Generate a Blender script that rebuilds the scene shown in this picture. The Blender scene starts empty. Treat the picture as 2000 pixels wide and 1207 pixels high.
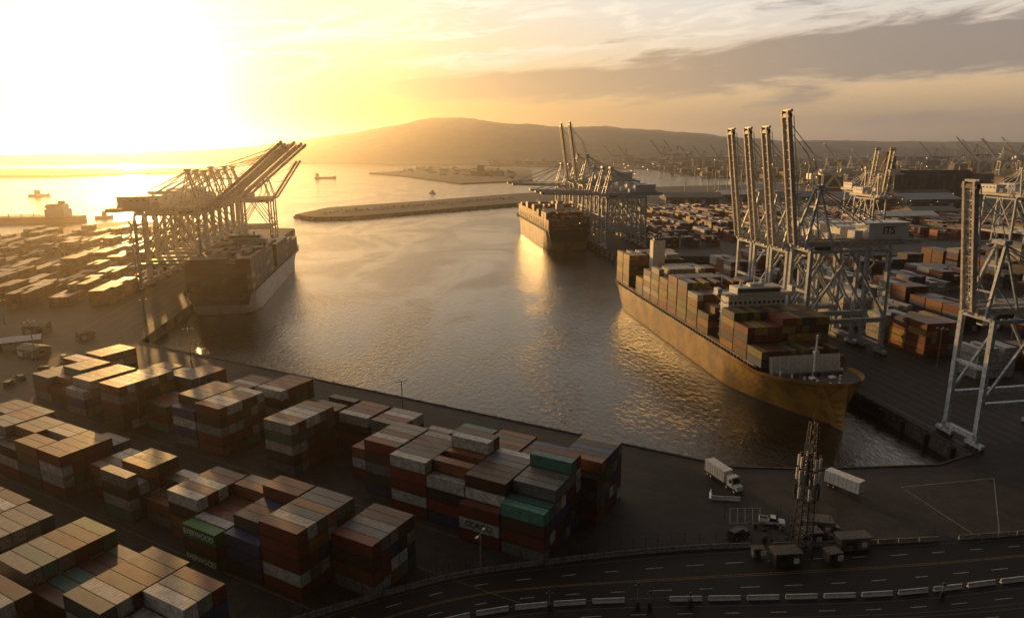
import bpy, math, random
from mathutils import Vector, Matrix, noise as mnoise
from mathutils.geometry import tessellate_polygon
R=random.Random(7)
scene=bpy.context.scene
scene.view_settings.view_transform='Standard'
scene.view_settings.look='None'
scene.view_settings.exposure=0
COL=bpy.context.collection
GZ=4.0
# ------------------------------------------------------------ node helpers
def newmat(name):
    m=bpy.data.materials.new(name);m.use_nodes=True
    nt=m.node_tree;b=nt.nodes["Principled BSDF"]
    return m,nt,b
def N(nt,t,**k):
    n=nt.nodes.new(t)
    for a,v in k.items(): setattr(n,a,v)
    return n
def mth(nt,op,a,b=None,c=None,clamp=False):
    n=nt.nodes.new("ShaderNodeMath");n.operation=op;n.use_clamp=clamp
    for i,v in enumerate((a,b,c)):
        if v is None: continue
        if isinstance(v,(int,float)): n.inputs[i].default_value=v
        else: nt.links.new(v,n.inputs[i])
    return n.outputs[0]
def mixc(nt,f,a,b,mode='MIX'):
    n=nt.nodes.new("ShaderNodeMix");n.data_type='RGBA';n.blend_type=mode;n.clamp_factor=True
    for s,v in ((n.inputs[0],f),(n.inputs[6],a),(n.inputs[7],b)):
        if isinstance(v,(int,float)): s.default_value=v
        elif isinstance(v,tuple): s.default_value=(v[0],v[1],v[2],1)
        else: nt.links.new(v,s)
    return n.outputs[2]
def smooth(nt,x,a,b):
    n=nt.nodes.new("ShaderNodeMapRange");n.interpolation_type='SMOOTHSTEP'
    nt.links.new(x,n.inputs[0]);n.inputs[1].default_value=a;n.inputs[2].default_value=b
    n.inputs[3].default_value=0;n.inputs[4].default_value=1
    return n.outputs[0]
def noise(nt,vec,scale,detail=3,rough=.55,dist=0):
    n=nt.nodes.new("ShaderNodeTexNoise");n.inputs["Scale"].default_value=scale
    n.inputs["Detail"].default_value=detail;n.inputs["Roughness"].default_value=rough
    n.inputs["Distortion"].default_value=dist
    if vec is not None: nt.links.new(vec,n.inputs["Vector"])
    return n.outputs["Fac"]
def paint(name,col,rough=.5,metal=0,var=.35,scale=.6,spec=.5):
    m,nt,b=newmat(name)
    tc=N(nt,"ShaderNodeTexCoord")
    a=noise(nt,tc.outputs["Object"],scale*2,4,.6)
    f=smooth(nt,a,.35,.65)
    c=mixc(nt,f,tuple(x*(1-var) for x in col),tuple(min(1,x*(1+var*.5)) for x in col))
    nt.links.new(c,b.inputs["Base Color"])
    b.inputs["Roughness"].default_value=rough;b.inputs["Metallic"].default_value=metal
    b.inputs["Specular IOR Level"].default_value=spec
    return m
def emis(name,col,s):
    m,nt,b=newmat(name)
    b.inputs["Emission Color"].default_value=(*col,1);b.inputs["Emission Strength"].default_value=s
    b.inputs["Base Color"].default_value=(*col,1)
    try: m.cycles.emission_sampling='NONE'
    except Exception: pass
    return m
# ------------------------------------------------------------ materials
M={}
M['steel_blue']=paint("crane_paint_bluegrey",(.46,.51,.58),.45)
M['steel_white']=paint("crane_paint_white",(.70,.66,.62),.45)
M['steel_tan']=paint("crane_boom_paint",(.56,.52,.48),.5)
M['steel_dark']=paint("dark_steel",(.05,.05,.055),.5)
M['house']=paint("machinery_house_white",(.80,.80,.80),.5,var=.12)
M['white']=paint("white_paint",(.80,.79,.77),.5,var=.15)
M['hull_black']=paint("hull_black",(.022,.02,.02),.40,var=.4,scale=.12)
M['hull_sun_gold']=paint("hull_painted_sun_reflection",(.36,.205,.04),.38,var=.45,scale=.06,spec=1.0)  # golden sun reflection of a glossy dark hull, put into the base colour
M['hull_blue']=paint("hull_grey_white",(.62,.61,.62),.4,var=.2,scale=.1)
M['hull_navy']=paint("hull_navy_blue",(.14,.17,.27),.4,var=.3)
M['hull_red']=paint("hull_boot_red",(.13,.025,.02),.5)
M['deck']=paint("ship_deck",(.08,.05,.045),.7)
M['glass']=paint("dark_glass",(.02,.025,.03),.1,var=.1)
M['concrete']=paint("concrete",(.28,.27,.25),.85,scale=.8)
M['quay']=paint("quay_concrete",(.08,.07,.062),.85,scale=.4,var=.5)
M['line']=paint("road_paint_white",(.60,.60,.58),.8,var=.6,scale=2)
M['linef']=paint("faded_paint",(.14,.13,.12),.8,var=.6,scale=2)
M['liney']=paint("road_paint_yellow",(.28,.18,.06),.8,var=.6,scale=2)
M['tyre']=paint("tyre_rubber",(.02,.02,.02),.8)
M['roofblue']=paint("roof_blue_steel",(.06,.10,.17),.5,scale=.05)
M['wall']=paint("warehouse_wall",(.20,.17,.15),.8,scale=.1)
M['dark_con']=paint("weathered_concrete",(.06,.052,.048),.85,scale=.1)
M['lampglow']=emis("lit_lamp",(1,.62,.25),4)
M['rust']=paint("rusty_steel",(.16,.07,.04),.7)
M['red']=paint("crane_paint_dull_red",(.17,.10,.085),.5)
M['rubble']=paint("rock_armour",(.06,.052,.045),.9,scale=.3,var=.7)
def container_mat():
    m,nt,b=newmat("container_steel")
    at=N(nt,"ShaderNodeAttribute",attribute_name="col")
    uv=N(nt,"ShaderNodeUVMap",uv_map="UV")
    sp=N(nt,"ShaderNodeSeparateXYZ");nt.links.new(uv.outputs[0],sp.inputs[0])
    u,v=sp.outputs[0],sp.outputs[1]
    tc=N(nt,"ShaderNodeTexCoord")
    d=noise(nt,tc.outputs["Object"],.9,5,.7)
    dirt=smooth(nt,d,.36,.62)
    c=mixc(nt,dirt,mixc(nt,.5,at.outputs["Color"],(.065,.046,.036)),at.outputs["Color"])
    freq=mth(nt,'MULTIPLY',at.outputs["Alpha"],100)
    w=mth(nt,'SINE',mth(nt,'MULTIPLY',mth(nt,'MULTIPLY',u,freq),6.2832))
    ws=mth(nt,'MULTIPLY_ADD',smooth(nt,w,-.4,.4),.24,.76)
    eu=mth(nt,'MINIMUM',u,mth(nt,'SUBTRACT',1,u));ev=mth(nt,'MINIMUM',v,mth(nt,'SUBTRACT',1,v))
    e=mth(nt,'MINIMUM',smooth(nt,eu,.008,.02),smooth(nt,ev,.03,.07))
    k=mth(nt,'MULTIPLY',ws,mth(nt,'MULTIPLY_ADD',e,.6,.4))
    cc=N(nt,"ShaderNodeCombineColor")
    for i in range(3): nt.links.new(k,cc.inputs[i])
    c=mixc(nt,1.0,c,cc.outputs[0],'MULTIPLY')
    nt.links.new(c,b.inputs["Base Color"])
    nt.links.new(mth(nt,'MULTIPLY_ADD',d,.4,.30),b.inputs["Roughness"])
    b.inputs["Specular IOR Level"].default_value=.45
    return m
M['cont']=container_mat()
def ground_mat(name,base,var,far_=True):
    m,nt,b=newmat(name)
    g=N(nt,"ShaderNodeNewGeometry");P=g.outputs["Position"]
    a=noise(nt,P,.02,4,.6);b1=noise(nt,P,.25,5,.7)
    f=mth(nt,'ADD',mth(nt,'MULTIPLY',a,.45),mth(nt,'MULTIPLY',b1,.55))
    c=mixc(nt,smooth(nt,f,.38,.60),tuple(x*(1-var) for x in base),tuple(x*(1+var) for x in base))
    if far_:
        sp=N(nt,"ShaderNodeSeparateXYZ");nt.links.new(P,sp.inputs[0])
        far=smooth(nt,sp.outputs[1],780,900)
        sc=noise(nt,P,.012,5,.7)
        fc=mixc(nt,smooth(nt,sc,.4,.6),(.022,.022,.014),(.07,.054,.038))
        c=mixc(nt,far,c,fc)
    nt.links.new(c,b.inputs["Base Color"])
    r=mth(nt,'MULTIPLY_ADD',b1,.35,.55);nt.links.new(r,b.inputs["Roughness"])
    b.inputs["Specular IOR Level"].default_value=.3
    return m
M['ground']=ground_mat("asphalt_yard",(.036,.032,.031),.55)
M['road']=ground_mat("asphalt_road",(.014,.013,.013),.3,False)
M['hill']=ground_mat("hill_scrub",(.05,.045,.03),.4)
def water_mat():
    m,nt,b=newmat("harbour_water")
    g=N(nt,"ShaderNodeNewGeometry");P=g.outputs["Position"]
    mp=N(nt,"ShaderNodeMapping");nt.links.new(P,mp.inputs[0]);mp.inputs["Rotation"].default_value=(0,0,.5);mp.inputs["Scale"].default_value=(1,.5,1)
    n1=noise(nt,mp.outputs[0],.62,4,.68,.5)
    slick=noise(nt,mp.outputs[0],.012,4,.6,2.2)
    sk=smooth(nt,slick,.40,.62)
    bp=N(nt,"ShaderNodeBump");bp.inputs["Distance"].default_value=1.0
    nt.links.new(mth(nt,'MULTIPLY_ADD',sk,.24,.22),bp.inputs["Strength"])
    nt.links.new(n1,bp.inputs["Height"]);nt.links.new(bp.outputs[0],b.inputs["Normal"])
    b.inputs["Base Color"].default_value=(.018,.016,.013,1)
    nt.links.new(mth(nt,'MULTIPLY_ADD',sk,.07,.05),b.inputs["Roughness"])
    b.inputs["IOR"].default_value=1.38
    return m
M['water']=water_mat()
# ------------------------------------------------------------ mesh builder
class MB:
    def __init__(s): s.v=[];s.f=[];s.m=[];s.c=[];s.uv=[];s.mats=[]
    def mi(s,k):
        if k not in s.mats: s.mats.append(k)
        return s.mats.index(k)
    def face(s,pts,mat,col=(.5,.5,.5,.1),uv=None):
        i=len(s.v);s.v.extend(pts);s.f.append(tuple(range(i,i+len(pts))));s.m.append(s.mi(mat))
        n=len(pts);s.c.append((n,col))
        s.uv.extend(uv if uv else ([(0,0),(1,0),(1,1),(0,1)] if n==4 else [(0,0)]*n))
    def hexa(s,P,mat):
        for q in ((0,3,2,1),(4,5,6,7),(0,1,5,4),(1,2,6,5),(2,3,7,6),(3,0,4,7)):
            s.face([P[i] for i in q],mat)
    def box(s,x0,x1,y0,y1,z0,z1,mat):
        s.hexa([(x0,y0,z0),(x1,y0,z0),(x1,y1,z0),(x0,y1,z0),(x0,y0,z1),(x1,y0,z1),(x1,y1,z1),(x0,y1,z1)],mat)
    def beam(s,p,q,w,mat,h=None):
        h=h or w
        p=Vector(p);q=Vector(q);d=(q-p)
        if d.length<1e-6:return
        d.normalize();up=Vector((0,0,1)) if abs(d.z)<.95 else Vector((1,0,0))
        a=d.cross(up).normalized();b=a.cross(d).normalized()
        P=[]
        for c in (p,q):
            for sx,sy in ((-1,-1),(1,-1),(1,1),(-1,1)):
                P.append(tuple(c+a*(sx*w/2)+b*(sy*h/2)))
        s.hexa(P,mat)
    def cyl(s,p,q,r0,r1,mat,n=10,cap=True):
        p=Vector(p);q=Vector(q);d=(q-p).normalized();up=Vector((0,0,1)) if abs(d.z)<.95 else Vector((1,0,0))
        a=d.cross(up).normalized();b=a.cross(d).normalized()
        A=[];B=[]
        for i in range(n):
            t=2*math.pi*i/n;o=a*math.cos(t)+b*math.sin(t)
            A.append(tuple(p+o*r0));B.append(tuple(q+o*r1))
        for i in range(n):
            j=(i+1)%n;s.face([A[i],A[j],B[j],B[i]],mat)
        if cap: s.face(B,mat);s.face(A[::-1],mat)
    def cont(s,x0,x1,y0,y1,z0,z1,col,faces=31):
        L=(*col,.34);E=(*col,.05);T=(*col,.14)
        if faces&1: s.face([(x0,y0,z0),(x1,y0,z0),(x1,y0,z1),(x0,y0,z1)],'cont',L)
        if faces&2: s.face([(x1,y0,z0),(x1,y1,z0),(x1,y1,z1),(x1,y0,z1)],'cont',E)
        if faces&4: s.face([(x1,y1,z0),(x0,y1,z0),(x0,y1,z1),(x1,y1,z1)],'cont',L)
        if faces&8: s.face([(x0,y1,z0),(x0,y0,z0),(x0,y0,z1),(x0,y1,z1)],'cont',E)
        if faces&16: s.face([(x0,y0,z1),(x1,y0,z1),(x1,y1,z1),(x0,y1,z1)],'cont',T)
    def obj(s,name,loc=(0,0,0),rot=0,parent=None,smooth=False):
        me=bpy.data.meshes.new(name);me.from_pydata(s.v,[],s.f)
        for k in s.mats: me.materials.append(M[k])
        me.polygons.foreach_set("material_index",s.m)
        if smooth: me.polygons.foreach_set("use_smooth",[True]*len(s.f))
        ca=me.color_attributes.new("col",'FLOAT_COLOR','CORNER')
        fl=[]
        for n,c in s.c: fl.extend(list(c)*n)
        ca.data.foreach_set("color",fl)
        ul=me.uv_layers.new(name="UV")
        ul.data.foreach_set("uv",[x for t in s.uv for x in t])
        me.update()
        return place(name,me,loc,rot,parent)
def place(name,me,loc=(0,0,0),rot=0,parent=None):
    o=bpy.data.objects.new(name,me);COL.objects.link(o)
    o.location=loc;o.rotation_euler=(0,0,rot)
    if parent: o.parent=parent
    return o
def empty(name,loc,rot):
    e=bpy.data.objects.new(name,None);COL.objects.link(e);e.location=loc;e.rotation_euler=(0,0,rot);e.empty_display_size=.1
    return e
def text(body,size,mat,loc,rot,parent=None,name="lettering",ext=.02):
    cu=bpy.data.curves.new(name,'FONT');cu.body=body;cu.size=size;cu.extrude=ext;cu.align_x='CENTER';cu.align_y='CENTER';cu.offset=size*.02
    cu.materials.append(M[mat]);o=bpy.data.objects.new(name,cu);COL.objects.link(o);o.location=loc;o.rotation_euler=rot
    if parent:o.parent=parent
    return o
# ------------------------------------------------------------ palettes
PAL=[((.22,.028,.02),24),((.10,.035,.025),15),((.30,.10,.04),6),((.34,.15,.05),4),((.025,.06,.19),9),((.30,.29,.27),10),((.68,.66,.63),14),((.07,.25,.22),4),((.03,.13,.05),3),((.04,.036,.036),11),((.15,.16,.18),7)]
PALL=[((.22,.032,.022),22),((.13,.05,.03),18),((.30,.10,.04),12),((.34,.15,.05),8),((.03,.05,.12),5),((.28,.25,.2),8),((.40,.36,.3),5),((.05,.04,.036),10)]
PALY=[((.22,.045,.03),18),((.15,.06,.03),16),((.46,.30,.06),16),((.38,.16,.04),14),((.62,.58,.5),9),((.06,.06,.06),8),((.24,.22,.09),10),((.03,.07,.15),4)]
PALW=[((.72,.71,.68),10),((.6,.6,.58),4),((.3,.3,.3),1)]
PALO=[((.45,.11,.04),8),((.28,.06,.03),6),((.2,.05,.03),4),((.5,.3,.08),3),((.3,.29,.27),3),((.06,.08,.16),2)]
def pick(p):
    t=R.random()*sum(w for _,w in p)
    for c,w in p:
        t-=w
        if t<=0: break
    k=R.uniform(.7,1.2)
    return tuple(min(.8,x*k) for x in c)
def stack(mb,x0,y0,nx,ny,hf,pal=PAL,Lc=9.3,Wc=2.28,Hc=2.6,gx=.35,gy=.10,z0=0,coh=.45):
    h=[[int(hf(i,j)) for j in range(ny)] for i in range(nx)]
    rowc={}
    for i in range(nx):
        for j in range(ny):
            for k in range(h[i][j]):
                top=(k==h[i][j]-1)
                def nb(a,b): return 0<=a<nx and 0<=b<ny and h[a][b]>k
                f=(0 if (nb(i,j-1)) else 1)|2|(0 if nb(i,j+1) else 4)|8|(16 if top else 0)
                key=(i,k)
                if key in rowc and R.random()<coh: c=rowc[key]
                else: c=pick(pal)
                if top and R.random()<.25: c=pick(pal)
                rowc[key]=c
                X=x0+i*(Lc+gx);Y=y0+j*(Wc+gy);Z=z0+k*Hc
                mb.cont(X,X+Lc,Y,Y+Wc,Z+.02,Z+Hc-.03,c,f)
# ------------------------------------------------------------ camera
cam=bpy.data.cameras.new("camera");co=bpy.data.objects.new("camera",cam);COL.objects.link(co)
cam.sensor_width=36;cam.lens=24.0;cam.clip_start=1;cam.clip_end=60000
mt=Matrix.Rotation(math.radians(90-13.2),4,'X')@Matrix.Rotation(math.radians(-.35),4,'Z')
co.matrix_world=Matrix.Translation((0,0,80))@mt
scene.camera=co
# ------------------------------------------------------------ sun & sky
AZ=math.radians(-28.6);EL=math.radians(3.7)
sd=Vector((math.sin(AZ)*math.cos(EL),math.cos(AZ)*math.cos(EL),math.sin(EL)))
sl=bpy.data.lights.new("sun",'SUN');sl.energy=5;sl.angle=math.radians(.6);sl.color=(1,.52,.15)
so=bpy.data.objects.new("sun",sl);COL.objects.link(so);so.rotation_euler=sd.to_track_quat('Z','Y').to_euler()
W=bpy.data.worlds.new("World");scene.world=W;W.use_nodes=True;nt=W.node_tree;nt.nodes.clear()
tc=N(nt,"ShaderNodeTexCoord");D=tc.outputs["Generated"]
sp=N(nt,"ShaderNodeSeparateXYZ");nt.links.new(D,sp.inputs[0]);x,y,z=sp.outputs
DEG=57.2958
el=mth(nt,'MULTIPLY',mth(nt,'ARCSINE',z),DEG);az=mth(nt,'MULTIPLY',mth(nt,'ARCTAN2',x,y),DEG)
dt=N(nt,"ShaderNodeVectorMath",operation='DOT_PRODUCT');nt.links.new(D,dt.inputs[0]);dt.inputs[1].default_value=sd
ang=mth(nt,'MULTIPLY',mth(nt,'ARCCOSINE',mth(nt,'MINIMUM',dt.outputs["Value"],.99999)),DEG)
def ramp(fac,stops,mx):
    n=nt.nodes.new("ShaderNodeValToRGB");cr=n.color_ramp
    while len(cr.elements)<len(stops): cr.elements.new(.5)
    for e,(p,c) in zip(cr.elements,stops): e.position=p/mx;e.color=(*c,1)
    nt.links.new(mth(nt,'DIVIDE',fac,mx),n.inputs[0]);return n.outputs[0]
cool=ramp(el,[(0,(.21,.16,.14)),(2,(.36,.26,.18)),(4,(.70,.47,.26)),(7,(.80,.64,.47)),(12,(.76,.76,.76)),(24,(.60,.51,.42)),(40,(.04,.04,.05))],90)
warm=ramp(el,[(0,(.95,.36,.05)),(3,(.97,.52,.14)),(8,(1.0,.80,.48)),(14,(.98,.90,.74)),(28,(.70,.53,.35)),(42,(.04,.04,.05))],90)
wf=smooth(nt,ang,52,10)
base=mixc(nt,wf,cool,warm)
cv=N(nt,"ShaderNodeCombineXYZ");nt.links.new(mth(nt,'MULTIPLY',az,.055),cv.inputs[0])
nt.links.new(mth(nt,'MULTIPLY',mth(nt,'SUBTRACT',el,mth(nt,'MULTIPLY',az,.06)),.36),cv.inputs[1])
n1=noise(nt,cv.outputs[0],1.0,6,.62,.5)
cv2=N(nt,"ShaderNodeCombineXYZ");nt.links.new(mth(nt,'MULTIPLY',az,.16),cv2.inputs[0]);nt.links.new(mth(nt,'MULTIPLY',mth(nt,'SUBTRACT',el,mth(nt,'MULTIPLY',az,.08)),.9),cv2.inputs[1]);cv2.inputs[2].default_value=4
n2=noise(nt,cv2.outputs[0],1.0,5,.62,.8)
cen=mth(nt,'MULTIPLY_ADD',az,.05,4.9)
bd=mth(nt,'DIVIDE',mth(nt,'SUBTRACT',el,cen),mth(nt,'MULTIPLY_ADD',smooth(nt,az,-20,30),1.7,.5))
band=mth(nt,'POWER',2.718,mth(nt,'MULTIPLY',mth(nt,'MULTIPLY',bd,bd),-1.0))
band=mth(nt,'MULTIPLY',band,smooth(nt,az,-22,-2))
lowb=mth(nt,'MULTIPLY',smooth(nt,el,2.6,1.8),smooth(nt,az,-4,14))
cl=mth(nt,'ADD',mth(nt,'MULTIPLY',band,1.0),mth(nt,'MULTIPLY',mth(nt,'SUBTRACT',n1,.5),2.1))
cl=mth(nt,'ADD',cl,mth(nt,'MULTIPLY',mth(nt,'SUBTRACT',n2,.5),1.3))
cl=mth(nt,'ADD',cl,mth(nt,'MULTIPLY',lowb,.35))
cf=mth(nt,'MULTIPLY',smooth(nt,cl,.15,.68),smooth(nt,ang,8,34))
dark=mixc(nt,smooth(nt,ang,20,60),(.55,.36,.20),(.25,.205,.19))
colr=mixc(nt,mth(nt,'MULTIPLY',cf,.9),base,dark)
wisp=mth(nt,'MULTIPLY',smooth(nt,mth(nt,'SUBTRACT',n2,mth(nt,'MULTIPLY',cf,.6)),.46,.64),mth(nt,'MULTIPLY',smooth(nt,el,4,9),.75))
colr=mixc(nt,wisp,colr,mixc(nt,wf,(1.0,.86,.70),(1.12,1.03,.86)))
back=mth(nt,'MULTIPLY_ADD',smooth(nt,ang,108,62),.97,.03)
bc=N(nt,"ShaderNodeCombineColor")
for i in range(3): nt.links.new(back,bc.inputs[i])
colr=mixc(nt,1,colr,bc.outputs[0],'MULTIPLY')
glow=mth(nt,'ADD',mth(nt,'MULTIPLY',mth(nt,'POWER',2.718,mth(nt,'MULTIPLY',ang,-.16)),1.1),mth(nt,'MULTIPLY',mth(nt,'POWER',2.718,mth(nt,'MULTIPLY',ang,-.36)),7.0))
gc=N(nt,"ShaderNodeCombineColor")
for i,k in enumerate((1,.78,.46)): nt.links.new(mth(nt,'MULTIPLY',glow,k),gc.inputs[i])
colr=mixc(nt,1,colr,gc.outputs[0],'ADD')
sky=N(nt,"ShaderNodeTexSky",sky_type='NISHITA',sun_disc=False,sun_elevation=EL,sun_rotation=AZ,air_density=1,dust_density=2,ozone_density=1)
b1=N(nt,"ShaderNodeBackground");nt.links.new(sky.outputs[0],b1.inputs[0]);b1.inputs[1].default_value=.015
b2=N(nt,"ShaderNodeBackground");nt.links.new(colr,b2.inputs[0]);b2.inputs[1].default_value=.97
ad=N(nt,"ShaderNodeAddShader");nt.links.new(b1.outputs[0],ad.inputs[0]);nt.links.new(b2.outputs[0],ad.inputs[1])
ow=N(nt,"ShaderNodeOutputWorld");nt.links.new(ad.outputs[0],ow.inputs[0])
W.cycles.sampling_method='MANUAL';W.cycles.sample_map_resolution=256
# haze
hz=bpy.data.materials.new("haze");hz.use_nodes=True;h=hz.node_tree;h.nodes.clear()
vs=h.nodes.new("ShaderNodeVolumeScatter");vs.inputs["Density"].default_value=.00010;vs.inputs["Anisotropy"].default_value=.78;vs.inputs["Color"].default_value=(1,.92,.80,1)
oo=h.nodes.new("ShaderNodeOutputMaterial");h.links.new(vs.outputs[0],oo.inputs["Volume"])
M['haze']=hz
mb=MB();mb.box(-11000,11000,-900,11500,-8,345,'haze');mb.obj("haze")
# ------------------------------------------------------------ water & land
mb=MB();mb.face([(-40000,-3000,0),(40000,-3000,0),(40000,60000,0),(-40000,60000,0)],'water');mb.obj("water")
def land(name,pts,z,mat='ground',wall='quay',zb=-3):
    mb=MB();P=[Vector((a,b,0)) for a,b in pts]
    A=sum(P[i].x*P[(i+1)%len(P)].y-P[(i+1)%len(P)].x*P[i].y for i in range(len(P)))
    if A<0: P=P[::-1]
    for t in tessellate_polygon([P]):
        q=[P[i] for i in t]
        n=(q[1]-q[0]).cross(q[2]-q[0])
        if n.z<0:q=q[::-1]
        mb.face([(a.x,a.y,z) for a in q],mat)
    for i in range(len(P)):
        a,b=P[i],P[(i+1)%len(P)]
        mb.face([(a.x,a.y,zb),(b.x,b.y,zb),(b.x,b.y,z),(a.x,a.y,z)],wall)
    return mb.obj(name)
LAND=[(-12000,500),(-700,600),(-478,638),(-434,776),(-305,716),(-216,680),(-152,269),(54,154),(72,152.5),(104,154.5),(115.5,160),(73,432),(330,424),(336,482),(76,484),(33,755),(8,992),(-128,863),(-190,806),(-230,800),(-262,837),(-249,932),(-120,1060),(1,1197),(200,1350),(629,1516),(800,1900),(600,2600),(73,3135),(-254,3600),(-1500,4300),(-12000,5500),(-12000,11000),(11000,11000),(11000,-800),(-12000,-800)]
land("ground",LAND,GZ)
land("island",[(-484,2365),(-380,2700),(-254,3300),(40,2900),(73,2500),(54,1746),(-117,1609),(-200,1800),(-330,2100)],3,'hill','rubble')
land("peninsula",[(-1460,2207),(-1126,2648),(-1300,3000),(-2400,3100),(-5000,2900),(-5000,2400),(-2400,2250)],6,'hill','rubble')
def strip(name,pts,w,z,mat,h=.0):
    mb=MB()
    for a,b in zip(pts,pts[1:]):
        if h>0: mb.beam((a[0],a[1],z+h/2),(b[0],b[1],z+h/2),w,mat,h)
        else:
            d=Vector((b[0]-a[0],b[1]-a[1],0)).normalized();n=Vector((-d.y,d.x,0))*w/2
            A=Vector((a[0],a[1],z));B=Vector((b[0],b[1],z));mb.face([tuple(A-n),tuple(B-n),tuple(B+n),tuple(A+n)],mat)
    return mb.obj(name)
strip("quay_kerb",[(-216.4,680),(-152.4,268.4),(53.8,153.4),(72,151.9),(104.2,153.9),(116.2,159.6),(73.7,431.4),(329,423.4)],.5,GZ,'quay',.3)
strip("quay_kerb",[(335,482.6),(76.6,484.6),(33.7,755)],.5,GZ,'quay',.3)
C0=Vector((-152,269));U=Vector((.873,-.4876));Wd=Vector((-.4876,-.873))
dP=Vector((-.155,.988));vP=Vector((.988,.155))
mb=MB()
def fend(a,b,n,off):
    a=Vector(a);b=Vector(b);d=(b-a).normalized();nn=Vector((d.y,-d.x))*off
    for i in range(n):
        p=a.lerp(b,(i+.5)/n)+nn
        mb.box(p.x-.6,p.x+.6,p.y-.6,p.y+.6,.3,3.8,'tyre')
fend((-152,269),(54,154),26,-.5);fend((115.5,160),(73,432),30,-.6);fend((-152,269),(-216,680),34,.6);fend((76,484),(33,755),22,-.6)
mb.obj("quay_fenders")
def hills():
    prof=[(-2600,292),(0,300),(250,298),(400,294),(520,287),(620,278),(700,263),(770,251),(830,240),(870,237),(930,239),(1000,247),(1100,254),(1250,260),(1330,267),(1420,276),(1500,282),(1700,285),(2100,287),(4000,289)]
    def top(px):
        for (a,ya),(b,yb) in zip(prof,prof[1:]):
            if a<=px<=b:
                t=(px-a)/(b-a);t=t*t*(3-2*t) if abs(yb-ya)<6 else t
                return ya+(yb-ya)*t
        return 290
    mb=MB();nx=420;ny=30
    g=[]
    for j in range(ny):
        t=j/(ny-1);Y=4500+2600*t
        r=[]
        for i in range(nx):
            px=-1200+4600*i/(nx-1)
            X=(px-1000)/1333*6100
            hh=80+(293-top(px))/1333*6250*1.0
            hh=max(hh,30)
            shp=math.sin(min(1,t/.62)*math.pi/2)**1.25 if t<.62 else math.cos((t-.62)/.38*math.pi/2)
            nz=mnoise.fractal(Vector((X*.0016,Y*.0016,3)),1,2,6)+.35*mnoise.fractal(Vector((X*.012,Y*.012,9)),1,2,4)
            zz=hh*shp+nz*(28*min(1,hh/150))*math.sin(math.pi*min(t,1))
            r.append((X,Y,max(2,zz)))
        g.append(r)
    for j in range(ny-1):
        for i in range(nx-1):
            mb.face([g[j][i],g[j][i+1],g[j+1][i+1],g[j+1][i]],'hill')
    mb.obj("hills")
hills()
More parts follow.
